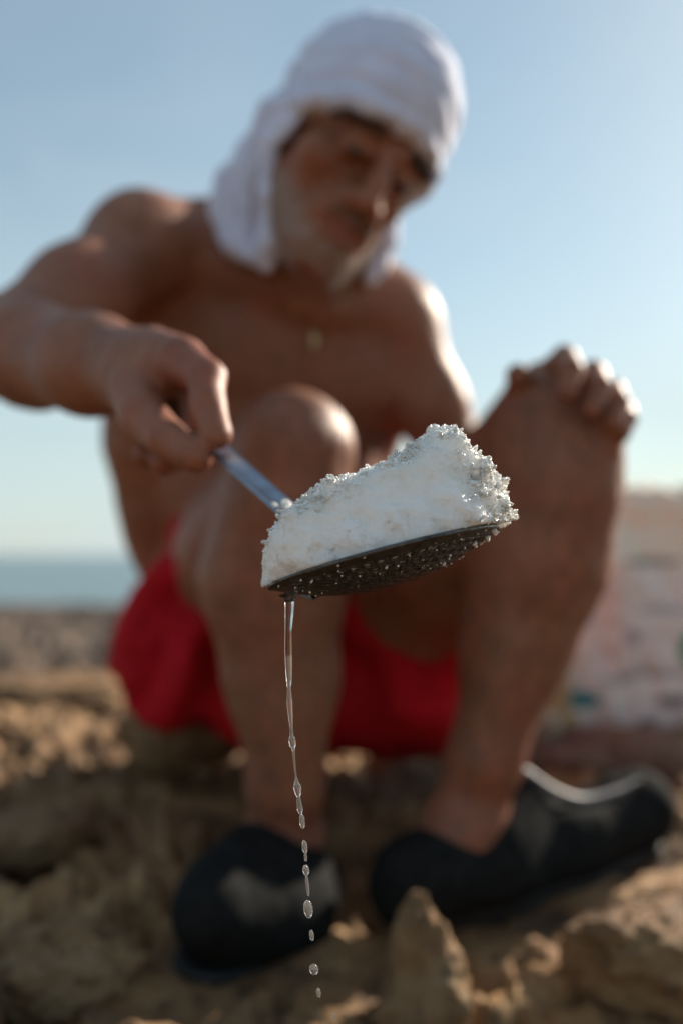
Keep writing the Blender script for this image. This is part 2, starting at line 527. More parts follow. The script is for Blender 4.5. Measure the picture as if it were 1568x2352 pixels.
# pectorals, belly, collar
E(P(530, 800, 1.125), (0.070, 0.036, 0.052), 0.03, rot('Y', rad(14)))
E(P(800, 850, 1.135), (0.070, 0.036, 0.052), 0.03, rot('Y', rad(14)))
E(P(620, 1120, 1.16), (0.11, 0.05, 0.10), 0.04)
E(P(350, 1050, 1.26), (0.040, 0.07, 0.15), 0.05)
B.cap(P(700, 690, 1.085), P(390, 560, 1.10), 0.012, 0.014, 0.03)
B.cap(P(760, 710, 1.085), P(900, 710, 1.12), 0.012, 0.014, 0.03)
# shoulders / trapezius
B.cap(P(720, 610, 1.15), P(370, 570, 1.14), 0.052, 0.052, 0.05)
B.cap(P(740, 640, 1.16), P(905, 735, 1.17), 0.050, 0.040, 0.04)
B.cap(P(330, 700, 1.15), P(345, 1000, 1.20), 0.042, 0.05, 0.04)
# neck
B.cap(P(735, 640, 1.14), H0 + HR @ np.array([0, 0.015, -0.03]), 0.058, 0.055, 0.03)
# right arm (left in the picture)
sh, el, wr = P(322, 575, 1.09), P(6, 800, 0.88), P(318, 850, 0.69)
E(P(318, 562, 1.085), (0.053, 0.056, 0.056), 0.03)
B.chain([(sh, 0.050), (P(180, 680, 0.99), 0.046), (el, 0.039)], 0.03)
B.chain([(el, 0.038), (P(80, 815, 0.83), 0.0405), (P(210, 838, 0.745), 0.034), (wr, 0.0265)], 0.025)
# right hand
kk = 0.006
def chain(pts, k=kk): B.chain([(P(*p[:3]), p[3]) for p in pts], k)
B.cap(wr, P(385, 850, 0.645), 0.0265, 0.022, 0.015)
B.cap(P(330, 870, 0.67), P(350, 950, 0.655), 0.025, 0.020, 0.015)
chain([(350, 812, .665, .018), (415, 830, .628, .0155), (474, 868, .602, .0118), (476, 928, .588, .0104), (499, 1000, .572, .0090)], 0.004)
chain([(322, 890, .65, .020), (330, 955, .615, .0150), (385, 1008, .590, .0118), (452, 1050, .573, .0095)], 0.004)
chain([(395, 850, .66, .015), (452, 900, .640, .0118), (452, 985, .622, .0108), (425, 1045, .612, .0095)], 0.004)
chain([(385, 890, .675, .015), (432, 950, .655, .0118), (420, 1035, .640, .0105), (378, 1060, .628, .0092)], 0.004)
chain([(360, 930, .685, .014), (400, 1000, .67, .0105), (378, 1052, .65, .0095), (335, 1045, .636, .0085)], 0.004)
# left arm (right in the picture)
sh2, el2, wr2 = P(912, 755, 1.16), P(1085, 1140, 1.17), P(1222, 905, 0.985)
E(P(908, 745, 1.155), (0.046, 0.050, 0.052), 0.03)
B.chain([(sh2, 0.044), (P(985, 920, 1.155), 0.041), (el2, 0.038)], 0.02)
B.chain([(el2, 0.039), (P(1130, 1060, 1.10), 0.040), (wr2, 0.026)], 0.02)
# left hand resting on the knee
B.cap(wr2, P(1290, 872, 0.925), 0.023, 0.020, 0.015)
B.cap(P(1245, 890, 0.955), P(1350, 905, 0.93), 0.022, 0.022, 0.015)
chain([(1220, 900, .955, .016), (1200, 892, .915, .0125), (1188, 862, .880, .0112)], 0.005)
chain([(1255, 858, .930, .0125), (1296, 822, .880, .0112), (1312, 850, .846, .0102), (1300, 902, .834, .0090)], 0.003)
chain([(1310, 872, .935, .0125), (1362, 856, .878, .0110), (1376, 886, .848, .0101), (1360, 940, .836, .0091)], 0.003)
chain([(1335, 900, .935, .0125), (1407, 898, .880, .0104), (1420, 924, .854, .0096), (1406, 968, .843, .0087)], 0.003)
chain([(1350, 925, .935, .012), (1431, 940, .885, .0093), (1440, 960, .866, .0086), (1428, 992, .856, .0078)], 0.003)
# right leg (left in the picture)
hip, kn, an = P(480, 1470, 1.25), P(672, 1050, 0.905), P(652, 1945, 0.93)
B.chain([(hip, 0.095), (P(585, 1260, 1.07), 0.076), (kn, 0.048)], 0.03)
E(P(676, 1020, 0.892), (0.0465, 0.046, 0.047), 0.015)
B.chain([(kn, 0.047), (P(648, 1180, 0.90), 0.050), (P(628, 1330, 0.925), 0.063), (P(648, 1560, 0.925), 0.048), (P(655, 1790, 0.925), 0.0295), (an, 0.031)], 0.03)
B.cap(P(650, 1050, 0.865), P(662, 1800, 0.905), 0.018, 0.014, 0.04)
B.cap(an, P(560, 2080, 0.86), 0.032, 0.028, 0.02)
E(P(612, 1925, 0.925), (0.016, 0.016, 0.016), 0.015); E(P(697, 1915, 0.935), (0.016, 0.016, 0.016), 0.015)
# left leg (right in the picture)
hip2, kn2, an2 = P(860, 1500, 1.25), P(1272, 1030, 0.925), P(1065, 1900, 0.925)
B.chain([(hip2, 0.095), (P(1060, 1275, 1.08), 0.078), (kn2, 0.052)], 0.03)
E(P(1275, 1000, 0.91), (0.053, 0.046, 0.052), 0.015)
B.chain([(kn2, 0.052), (P(1270, 1130, 0.915), 0.053), (P(1232, 1290, 0.93), 0.060), (P(1182, 1480, 0.935), 0.047), (P(1112, 1740, 0.93), 0.029), (an2, 0.031)], 0.03)
B.cap(P(1330, 1040, 0.885), P(1120, 1740, 0.905), 0.018, 0.014, 0.04)
B.cap(an2, P(1280, 1950, 0.985), 0.033, 0.028, 0.02)
B.cap(an2, P(1010, 1960, 0.90), 0.030, 0.026, 0.02)
# head
def hc(s, f, u): return L2W(s, f, u)
def HE(c, r, k=0.02, sub=False, R=None):
    B.ell(hc(*c), (r[0], r[1], r[2]), HR if R is None else HR @ R, k, sub)
HE((0, -0.005, 0.045), (0.074, 0.094, 0.082))
HE((0, 0.035, -0.045), (0.058, 0.052, 0.060), 0.03)
HE((0, 0.068, -0.088), (0.030, 0.022, 0.020), 0.03)
B.cap(hc(-0.052, 0.01, -0.06), hc(-0.015, 0.075, -0.095), 0.014, 0.014, 0.03)
B.cap(hc(0.052, 0.01, -0.06), hc(0.015, 0.075, -0.095), 0.014, 0.014, 0.03)
for sgn in (-1, 1):
    HE((sgn * (0.047 if sgn < 0 else 0.041), 0.062 if sgn < 0 else 0.056, -0.018), (0.022, 0.020, 0.018) if sgn < 0 else (0.017, 0.016, 0.018), 0.025)
    HE((sgn * 0.031, 0.100, 0.006), (0.0165, 0.014, 0.0125), 0.010, sub=True)
    HE((sgn * 0.031, 0.0835, 0.004), (0.0125, 0.0105, 0.0105), 0.004)
    B.cap(hc(sgn * 0.016, 0.089, 0.026), hc(sgn * 0.050, 0.076, 0.025), 0.0095, 0.0075, 0.012)
    B.cap(hc(sgn * 0.018, 0.0925, 0.0095), hc(sgn * 0.043, 0.085, 0.007), 0.0045, 0.004, 0.004)
    HE((sgn * 0.013, 0.103, -0.032), (0.0095, 0.010, 0.0085), 0.006)
    B.cap(hc(sgn * 0.020, 0.095, -0.036), hc(sgn * 0.033, 0.080, -0.062), 0.006, 0.005, 0.01)
    HE((sgn * 0.075, -0.005, 0.0), (0.006, 0.016, 0.028), 0.008)
    HE((sgn * 0.008, 0.112, -0.040), (0.0045, 0.005, 0.004), 0.003, sub=True)
B.chain([(hc(0, 0.090, 0.016), 0.0085), (hc(0, 0.107, -0.010), 0.0090), (hc(0, 0.116, -0.029), 0.0100)], 0.010)
HE((0, 0.088, -0.056), (0.026, 0.016, 0.018), 0.02)
B.cap(hc(-0.021, 0.092, -0.057), hc(0, 0.1045, -0.058), 0.004, 0.0055, 0.004)
B.cap(hc(0.021, 0.092, -0.057), hc(0, 0.1045, -0.058), 0.004, 0.0055, 0.004)
B.cap(hc(-0.018, 0.091, -0.066), hc(0, 0.1015, -0.0705), 0.005, 0.0065, 0.004)
B.cap(hc(0.018, 0.091, -0.066), hc(0, 0.1015, -0.0705), 0.005, 0.0065, 0.004)
B.cap(hc(-0.022, 0.095, -0.0610), hc(0, 0.109, -0.0635), 0.0018, 0.0022, 0.002, sub=True)
B.cap(hc(0.022, 0.095, -0.0610), hc(0, 0.109, -0.0635), 0.0018, 0.0022, 0.002, sub=True)

V, Fq = B.mesh()
V = relax(V, Fq, 1, 0.35)
N = vnormals(V, Fq)
V = V + N * (0.0012 * fbm(V, 38, 3))[:, None]
# head-local coordinates of every vertex
HL = (V - H0) @ HR; hs, hf, hu = HL[:, 0], -HL[:, 1], HL[:, 2]
near = (np.linalg.norm(HL, axis=1) < 0.16)
lip = near * (hf > 0.088) * np.exp(-((hu + 0.0635) / 0.0085) ** 2) * np.clip(1.2 - np.abs(hs) / 0.024, 0, 1)
beardmask = near * (np.abs(hs) < 0.072) * (np.linalg.norm(HL, axis=1) < 0.142) * (hf > -0.02) * np.clip((-0.066 - hu + 0.9 * np.clip(np.abs(hs) - 0.03, 0, 1)) / 0.02, 0, 1) * np.clip((hu + 0.125) / 0.02, 0, 1)
beardmask = beardmask * (1 - np.clip(lip * 2, 0, 1))
n1 = fbm(V, 55, 3)
grey = np.clip(beardmask * (0.55 + n1), 0, 0.7) + 0.35 * np.clip(near * (hf > 0.085) * np.exp(-((hu + 0.047) / 0.006) ** 2) * (np.abs(hs) < 0.026), 0, 1)
shin = np.zeros(len(V), np.float32)
shin = np.where((V[:, 2] < 0.50) & (V[:, 1] < 1.02) & (V[:, 1] > 0.78), 0.36 * np.clip(0.4 + 1.9 * fbm(V * np.array([3, 3, 1]), 40, 3), 0, 1), 0)
chest = np.where((V[:, 2] > 0.45) & (V[:, 1] > 1.0) & (np.abs(V[:, 0] + 0.04) < 0.1), 0.18 * np.clip(0.5 + 1.5 * fbm(V, 40, 3), 0, 1), 0)
hair = np.clip(shin + chest, 0, 1)
person = empty('person', (0.0, 1.0, 0.03))
props(person, 'squatting shirtless man in a white head cloth and red shorts holding out a skimmer', 'person')
body = mkobj('body', V, Fq, SKIN, person, attrs={'lips': np.clip(lip, 0, 1), 'grey': grey, 'hair': hair})

def strands(name, pts, nrm, length, width, mat, parent, droop):
    k = len(pts)
    d = nrm * 0.45 + droop + rng.normal(size=(k, 3)) * 0.35
    d /= np.linalg.norm(d, axis=1)[:, None]
    s = np.cross(d, rng.normal(size=(k, 3))); s /= np.linalg.norm(s, axis=1)[:, None]
    Ls = length * rng.uniform(0.6, 1.3, k)[:, None]
    a = pts - s * width - nrm * 0.0006; b_ = pts + s * width - nrm * 0.0006
    m_ = pts + d * Ls * 0.55; e1 = m_ + s * width * 0.8; e0 = m_ - s * width * 0.8
    tip = pts + d * Ls + droop * Ls * 0.4
    VV = np.stack([a, b_, e1, e0, tip + s * width * 0.2, tip - s * width * 0.2], 1).reshape(-1, 3)
    o = np.arange(k)[:, None] * 6
    FF = np.concatenate([o + np.array([[0, 1, 2, 3]]), o + np.array([[3, 2, 4, 5]])])
    return mkobj(name, VV, FF, mat, parent)
down = HR @ np.array([0, -0.2, -1.0])
pick = rng.choice(len(V), 2300, p=(beardmask / beardmask.sum()))
strands('beard', V[pick], N[pick], 0.0065, 0.00028, HAIRG, person, down * 0.6)
mm = near * (hf > 0.085) * np.exp(-((hu + 0.047) / 0.005) ** 2) * (np.abs(hs) < 0.026)
pick = rng.choice(len(V), 170, p=mm / mm.sum())
strands('moustache', V[pick], N[pick], 0.007, 0.00028, HAIRD, person, down * 0.8)
for sgn in (-1, 1):
    bm_ = near * (hf > 0.06) * np.exp(-((hu - 0.0265 + 0.12 * (np.abs(hs) - 0.03)) / 0.0036) ** 2) * (hs * sgn > 0.014) * (hs * sgn < 0.054)
    pick = rng.choice(len(V), 380, p=bm_ / bm_.sum())
    strands('eyebrow', V[pick], N[pick], 0.008, 0.00035, HAIRD, person, HR @ np.array([sgn * 0.8, 0, 0.2]))
# eyes: dark slits under the lids
EY = m_plain('eye_surface', (0.02, 0.014, 0.012), 0.35)
for sgn in (-1, 1):
    VV, FF = ICO2
    o = mkobj('eye', (VV * np.array([0.0105, 0.0105, 0.0055])) @ HR.T + hc(sgn * 0.0305, 0.0865, 0.0025), FF, EY, person)

# ------------------------------------------------------------------ head cloth
HCf = Field((-0.18, 0.78, 0.48), (0.18, 1.16, 0.98), 0.0028)
cutn = HR @ np.array([0, -0.50, -1.0])     # removes what lies below the brim
cutp = hc(0, 0.10, 0.046)
HCf.ell(hc(0.002, -0.006, 0.050), (0.083, 0.107, 0.097), HR, 0.01, cut=[(cutp, cutn)])
HCf.ell(hc(0.012, -0.045, 0.062), (0.088, 0.075, 0.085), HR, 0.02, cut=[(cutp, cutn)])
# brim roll
prev = None
for q in range(0, 25):
    a = 2 * math.pi * q / 24
    s_, f_ = 0.083 * math.sin(a), -0.006 + 0.103 * math.cos(a)
    u_ = 0.046 - (0.10 - f_) * 0.50 + 0.006
    p_ = hc(s_ * 0.985, f_ * 0.985, u_)
    if prev is not None: HCf.cap(prev, p_, 0.0075, 0.0075, 0.008)
    prev = p_
HCf.ell(hc(-0.074, 0.002, -0.006), (0.010, 0.034, 0.030), HR, 0.015)
HCf.ell(hc(0.060, 0.025, 0.014), (0.017, 0.040, 0.036), HR, 0.02)
# tail that hangs beside the cheek and over the shoulder
def hch(pts, k=0.012): HCf.chain([(P(*p[:3]), p[3]) for p in pts], k)
hch([(700, 232, 1.0, .014), (640, 268, 1.01, .018), (612, 330, 1.02, .015), (600, 400, 1.03, .018)])
HCf.ell(P(583, 440, 1.035), (0.026, 0.020, 0.055), rot('Y', rad(-6)), 0.015)
HCf.ell(P(565, 492, 1.045), (0.035, 0.020, 0.048), rot('Y', rad(-10)), 0.012)
hch([(520, 412, 1.045, .014), (510, 480, 1.045, .013), (550, 560, 1.035, .014), (606, 600, 1.02, .011)], 0.006)
hch([(618, 330, .985, .009), (622, 450, .985, .011), (616, 560, .99, .011), (618, 612, 1.0, .008)], 0.012)
# the other end behind the jaw
hch([(890, 480, 1.09, .014), (882, 560, 1.09, .014), (862, 612, 1.085, .012), (846, 640, 1.075, .008)], 0.012)
Vh, Fh = HCf.mesh(); Vh = relax(Vh, Fh, 1, 0.4); Nh = vnormals(Vh, Fh)
lh = (Vh - H0) @ HR
fold = 0.0012 * np.sin((lh[:, 2] * 1.0 + 0.25 * lh[:, 0] + 0.02 * fbm(Vh, 14, 2)) * 240) * (lh[:, 2] > 0.03) * np.clip(fbm(Vh + 4, 16, 2) + 0.5, 0, 1)
fold += 0.0050 * fbm(Vh * np.array([1.0, 1.0, 0.35]), 60, 3) * (lh[:, 2] <= 0.05) + 0.0018 * fbm(Vh, 30, 3)
fold += 0.0011 * np.tanh(3 * np.sin((lh[:, 2] - 0.5 * (0.10 + lh[:, 1]) * -1.0 + 0.15 * lh[:, 0]) * 190)) * (lh[:, 2] > -0.01) * np.clip(fbm(Vh + 9, 9, 2) + 0.6, 0, 1)
Vh = Vh + Nh * fold[:, None]
mkobj('head_cloth', Vh, Fh, WHITE, person)

# ------------------------------------------------------------------ shorts
SF = Field((-0.34, 0.92, 0.08), (0.24, 1.48, 0.45), 0.0036)
SF.ell(P(650, 1500, 1.31), (0.180, 0.125, 0.105), None, 0.03)
SF.cap(P(480, 1475, 1.25), P(545, 1330, 1.13), 0.108, 0.092, 0.03)
thd = P(1060, 1265, 1.08) - P(860, 1500, 1.25)
SF.cap(P(850, 1500, 1.25), P(1010, 1340, 1.14), 0.106, 0.098, 0.02, cut=[(P(985, 1410, 1.14), thd)])
SF.chain([(P(436, 1270, 1.08), 0.010), (P(415, 1370, 1.09), 0.030), (P(385, 1500, 1.10), 0.050), (P(350, 1560, 1.10), 0.040)], 0.03)
SF.chain([(P(385, 1500, 1.10), 0.05), (P(300, 1530, 1.12), 0.020), (P(268, 1535, 1.12), 0.010)], 0.02)
SF.chain([(P(350, 1570, 1.09), 0.035), (P(358, 1625, 1.08), 0.014)], 0.02)
SF.chain([(P(430, 1540, 1.10), 0.05), (P(520, 1620, 1.10), 0.042), (P(590, 1670, 1.10), 0.030)], 0.02)
SF.ell(P(880, 1600, 1.20), (0.105, 0.09, 0.072), None, 0.03)
SF.ell(P(700, 1640, 1.20), (0.10, 0.08, 0.055), None, 0.03)
SF.ell(P(955, 1600, 1.15), (0.062, 0.085, 0.052), None, 0.03)
SF.cap(P(1030, 1545, 1.13), P(1122, 1492, 1.11), 0.046, 0.043, 0.02)  # extra drape hidden behind the shin, added to keep sun off the right shoe
SF.cap(P(435, 1725, 1.04), P(425, 1735, 1.20), 0.028, 0.028, 0.015, sub=True)
Vs, Fs = SF.mesh(); Vs = relax(Vs, Fs, 1, 0.4); Ns = vnormals(Vs, Fs)
knc = P(560, 1200, 1.0)
dv = Vs - knc; ang = np.arctan2(dv[:, 0], -dv[:, 2]); rdist = np.linalg.norm(dv, axis=1)
fold = 0.0090 * np.sin(ang * 11 + 3 * fbm(Vs, 9, 2)) * np.clip(rdist / 0.15, 0, 1) + 0.010 * fbm(Vs * np.array([1, 1, .5]), 16, 3)
Vs = Vs + Ns * fold[:, None]
shorts = mkobj('shorts', Vs, Fs, RED, person)

# ------------------------------------------------------------------ shoes
def shoe(fn, solefn, lo, hi, extra=None):
    f = Field(lo, hi, 0.0026); fn(f)
    Vx, Fx = f.mesh(); Vx = relax(Vx, Fx, 2, 0.5)
    Vx = Vx + vnormals(Vx, Fx) * (0.0012 * fbm(Vx, 40, 3))[:, None]
    o = mkobj('shoe', Vx, Fx, RUBBER, person)
    f = Field(lo, hi, 0.003); solefn(f)
    Vx, Fx = f.mesh(); Vx = relax(Vx, Fx, 1, 0.5)
    so = mkobj('sole', Vx, Fx, SOLE, None); so.parent = o
    return o
up = np.array([0, 0, 1.0])
def rshoe(f):
    f.chain([(P(690, 2030, .965), .040), (P(610, 2070, .89), .043), (P(535, 2095, .83), .039), (P(488, 2092, .795), .031)], 0.02)
    f.ell(P(560, 2070, .86), (.058, .055, .045), None, .02)
    f.ell(P(640, 1985, .925), (.045, .045, .040), None, .02)
    f.ell(P(665, 2090, .88), (.040, .050, .040), None, .03)
    f.cap(P(590, 1960, .90), P(500, 2095, .82), .024, .028, .03)
    f.cap(P(600, 1985, .90), P(520, 2080, .84), .030, .030, .02)
    # opening, and flat underside
    f.cap(P(650, 1900, .93), P(652, 1960, .93), .040, .034, .006, sub=True)
    f.cutplane(np.array([-0.08, .87, 0.022]), (-.10, -.05, -1), .008)
def rsole(f):
    f.chain([(np.array([-0.037, .965, .020]), .042), (np.array([-0.090, .885, .026]), .045), (np.array([-0.106, .828, .040]), .034)], 0.03)
    f.cutplane(np.array([-0.08, .87, 0.024]), (.10, .05, 1), .002)
    f.cutplane(np.array([-0.08, .87, 0.006]), (-.10, -.05, -1), .006)
shoe(rshoe, rsole, (-0.20, 0.70, -0.02), (0.04, 1.05, 0.14))
h0, h1 = P(935, 2060, .89), P(1480, 1880, 1.05)
fd = h1 - h0
def lshoe(f):
    f.chain([(P(945, 2040, .89), .038), (P(1120, 1985, .94), .044), (P(1290, 1930, .99), .042), (P(1455, 1862, 1.045), .040)], 0.02)
    f.cap(P(1120, 1925, .935), P(1205, 1830, .965), .040, .024, .02)
    f.cap(P(960, 2010, .885), P(1010, 1990, .90), .036, .036, .02)
    f.ell(P(1460, 1845, 1.045), (.036, .036, .032), None, .015)
    f.ell(P(1335, 1800, .99), (.050, .045, .020), rot('Y', rad(-4)), .010, sub=True)
    f.cap(P(1070, 1840, .915), P(1045, 1925, .915), .038, .030, .006, sub=True)
    f.cutplane(np.array([.2, .97, .045]), (.10, -.0, -1), .008)
def lsole(f):
    f.chain([(P(955, 2085, .91), .033), (P(1130, 2035, .955), .038), (P(1300, 1980, 1.0), .037), (P(1445, 1925, 1.045), .035)], 0.03)
    f.cutplane(np.array([.2, .97, .047]), (-.10, 0, 1), .002)
    f.cutplane(np.array([.2, .97, .026]), (.10, -0, -1), .006)
ls = shoe(lshoe, lsole, (0.0, 0.78, -0.03), (0.44, 1.16, 0.22))

# necklace
def catmull(p, n):
    p = np.vstack([2 * p[0] - p[1], p, 2 * p[-1] - p[-2]]); out = []
    for i_ in range(1, len(p) - 2):
        for t_ in np.linspace(0, 1, n, endpoint=False):
            a, b_, c_, d_ = p[i_ - 1:i_ + 3]
            out.append(0.5 * ((2 * b_) + (-a + c_) * t_ + (2 * a - 5 * b_ + 4 * c_ - d_) * t_ ** 2 + (-a + 3 * b_ - 3 * c_ + d_) * t_ ** 3))
    out.append(p[-2]); return np.array(out)
def tube(path, radii, seg=12):
    path = np.asarray(path, float); n = len(path)
    T = np.gradient(path, axis=0); T /= np.linalg.norm(T, axis=1)[:, None]
    ref = np.array([0, 1, 0.01]) if abs(T[0][1]) < 0.9 else np.array([1, 0, 0])
    VV = []
    for p, t_, r in zip(path, T, radii):
        a = np.cross(t_, ref); a /= np.linalg.norm(a); b2 = np.cross(t_, a)
        for q in range(seg):
            an_ = 2 * math.pi * q / seg
            VV.append(p + r * (math.cos(an_) * a + math.sin(an_) * b2))
    FF = [[i * seg + q, i * seg + (q + 1) % seg, (i + 1) * seg + (q + 1) % seg, (i + 1) * seg + q] for i in range(n - 1) for q in range(seg)]
    return np.array(VV), np.array(FF)
tp = catmull(np.array([P(1172, 1768, .945), P(1205, 1775, .955), P(1265, 1815, .965), P(1335, 1838, .985), P(1415, 1820, 1.01), P(1470, 1795, 1.03)]), 6)
v_, f_ = tube(tp, [0.0055] * len(tp), 8)
SUNLIT_RIM = m_plain('sunlit_rim_grey', (0.085, 0.09, 0.10), 0.55)  # lighter grey tube stands in for the sunlit rim of the upper
tro = mkobj('sunlit_rim_strip', v_, f_, SUNLIT_RIM); tro.parent = ls
def drop_on_body(px, py, off):
    # walk along the view ray to the body field
    for d in np.linspace(0.9, 1.3, 500):
        q = P(px, py, d); ii = ((q - B.lo) / B.h).astype(int)
        if B.F[tuple(ii)] < off: return q
    return P(px, py, 1.1)
pp = []
for a in np.linspace(0, 1, 15):
    x = 648 + (812 - 648) * a; y = 640 + 110 * (1 - (2 * a - 1) ** 2)
    pp.append(drop_on_body(x, y, 0.0012))
VV, FF = tube(pp, [0.0011] * 15, 8)
nk = mkobj('necklace', VV, FF, GOLD, person)
pc = drop_on_body(722, 780, 0.003)
VV, FF = ICO2
pe = mkobj('pendant', VV * np.array([.0042, .0022, .013]) + pc, FF, GOLD); pe.parent = nk

# ------------------------------------------------------------------ sack and small things behind
SK = Field((0.20, 1.38, 0.03), (0.80, 1.78, 0.53), 0.005)
SK.ell(P(1520, 1480, 1.60), (0.20, 0.13, 0.22), None, 0.02)
for (xx, yy) in ((1330, 1640), (1720, 1640), (1350, 1330), (1720, 1330), (1360, 1500), (1720, 1500), (1530, 1640)):
    SK.ell(P(xx, yy, 1.56), (0.085, 0.09, 0.075), None, 0.08)
SK.cap(P(1370, 1185, 1.57), P(1760, 1185, 1.57), 0.045, 0.045, 0.03)
SK.cap(P(1360, 1150, 1.60), P(1760, 1160, 1.60), 0.028, 0.028, 0.02)
SK.cutplane(np.array([0, 0, P(1500, 1705, 1.55)[2]]), (0, 0, -1), .02)
Vk, Fk = SK.mesh(); Nk = vnormals(Vk, Fk)
Vk = Vk + Nk * (0.016 * fbm(Vk * np.array([1, 1, .6]), 14, 3) + 0.006 * fbm(Vk, 40, 2))[:, None]
def m_sack():
    m, t, b = newmat('printed_woven_sack')
    g_ = nd(t, 'ShaderNodeNewGeometry').outputs['Position']
    col = ramp(t, noise(t, g_, 9, 5), [(0.35, (0.74, 0.67, 0.62)), (0.68, (0.82, 0.75, 0.69))])
    sep = nd(t, 'ShaderNodeSeparateXYZ'); t.links.new(g_, sep.inputs[0])
    # tan rolled top
    zt = P(1500, 1300, 1.5)[2]
    mp = nd(t, 'ShaderNodeMapRange'); mp.inputs[1].default_value = zt - .02; mp.inputs[2].default_value = zt + .02
    t.links.new(sep.outputs[2], mp.inputs[0])
    col = mixc(t, mp.outputs[0], col, (0.84, 0.70, 0.54))
    def blot(px, py, rx, rz, colr, amt):
        nonlocal col
        c0 = P(px, py, 1.48)
        d = nd(t, 'ShaderNodeVectorMath', operation='SUBTRACT'); t.links.new(g_, d.inputs[0]); d.inputs[1].default_value = c0
        s = nd(t, 'ShaderNodeVectorMath', operation='MULTIPLY'); t.links.new(d.outputs[0], s.inputs[0]); s.inputs[1].default_value = (1 / rx, 0, 1 / rz)
        l = nd(t, 'ShaderNodeVectorMath', operation='LENGTH'); t.links.new(s.outputs[0], l.inputs[0])
        r = nd(t, 'ShaderNodeMapRange'); t.links.new(l.outputs['Value'], r.inputs[0])
        r.inputs[1].default_value = 1.15; r.inputs[2].default_value = 0.9; r.inputs[3].default_value = 0; r.inputs[4].default_value = amt
        col = mixc(t, r.outputs[0], col, colr)
    blot(1315, 1602, .034, .013, (0.03, 0.27, 0.33), 0.95)
    blot(1335, 1420, .015, .010, (0.20, 0.36, 0.40), 0.8)
    blot(1573, 1490, .014, .026, (0.04, 0.28, 0.14), 0.95)
    blot(1535, 1605, .026, .009, (0.17, 0.15, 0.16), 0.85)
    blot(1500, 1545, .05, .006, (0.24, 0.22, 0.25), 0.6)
    blot(1440, 1460, .012, .012, (0.28, 0.25, 0.32), 0.7)
    blot(1400, 1555, .030, .006, (0.28, 0.26, 0.32), 0.6)
    blot(1520, 1400, .04, .007, (0.28, 0.24, 0.30), 0.6)
    blot(1500, 1290, .05, .006, (0.20, 0.19, 0.17), 0.8)
    blot(1480, 1650, .02, .006, (0.25, 0.33, 0.42), 0.7)
    t.links.new(col, b.inputs['Base Color']); b.inputs['Roughness'].default_value = 0.6
    return m
sk = mkobj('printed_sack', Vk, Fk, m_sack())
props(sk, 'bulging pale sack with blurred teal and green print behind the right leg', 'sack')
TAN = m_cloth('tan_canvas', (0.36, 0.22, 0.09), (0.50, 0.33, 0.15), 30)
BG = Field((0.20, 1.28, 0.02), (0.38, 1.50, 0.26), 0.003)
BG.ell(P(1248, 1590, 1.42), (0.036, 0.032, 0.050), None, 0.01)
BG.cap(P(1232, 1640, 1.42), P(1285, 1655, 1.42), .024, .024, .02)
BG.cap(P(1255, 1530, 1.42), P(1265, 1500, 1.42), .014, .020, .01)
Vb, Fb = BG.mesh(); Vb = Vb + vnormals(Vb, Fb) * (0.006 * fbm(Vb, 35, 3))[:, None]
props(mkobj('cloth_pouch', Vb, Fb, TAN), 'small tan cloth pouch leaning against the left side of the printed sack', 'pouch')
CREAM = m_rock('cream_stone_surface', 2, (0.42, 0.34, 0.22), (0.55, 0.46, 0.32), (0.66, 0.58, 0.42))
rock('pale_stone', P(1238, 1668, 1.33), (0.030, 0.022, 0.026), 23, CREAM, 'small cream coloured stone on the ground right beside the shin', 0.2, 0.25, cat='stone')

# ------------------------------------------------------------------ skimmer
ROLL, TIP = rad(14.8), rad(4.5)
DC = P(880, 1283, 0.447)
DR = rot('Y', -ROLL) @ rot('X', -TIP)
def D2W(p): return np.asarray(p, float) @ DR.T + DC
RD, DEP = 0.0525, 0.0125
def dishz(r): return -DEP * (1 - (r / RD) ** 2.2)
sk_root = empty('skimmer', DC)
props(sk_root, 'perforated metal skimmer with long flat handle held out toward the camera', 'skimmer')
# perforated plate: polar cells, each with a round hole
VV, FF = [], []
def add_patch(pts, quads):
    o = len(VV); VV.extend(pts); FF.extend([[a + o for a in q] for q in quads])
ringw = 0.0056; nring = 8
for ri in range(nring):
    r0, r1 = ri * ringw + 0.0028, (ri + 1) * ringw + 0.0028
    n_ = 6 * (ri + 1)
    for q in range(n_):
        a0, a1 = 2 * math.pi * q / n_, 2 * math.pi * (q + 1) / n_
        K = 12; outer, inner = [], []
        rc, ac = (r0 + r1) / 2, (a0 + a1) / 2
        for k in range(K):
            th = 2 * math.pi * k / K + math.pi / 4
            cx, cy = math.cos(th), math.sin(th); mx = max(abs(cx), abs(cy))
            r_ = rc + (r1 - r0) / 2 * cx / mx; a_ = ac + (a1 - a0) / 2 * cy / mx
            outer.append((r_ * math.cos(a_), r_ * math.sin(a_), dishz(r_)))
            hx = rc * math.cos(ac) + 0.00165 * math.cos(th + ac); hy = rc * math.sin(ac) + 0.00165 * math.sin(th + ac)
            inner.append((hx, hy, dishz(math.hypot(hx, hy))))
        add_patch(outer + inner, [[k, (k + 1) % K, K + (k + 1) % K, K + k] for k in range(K)])
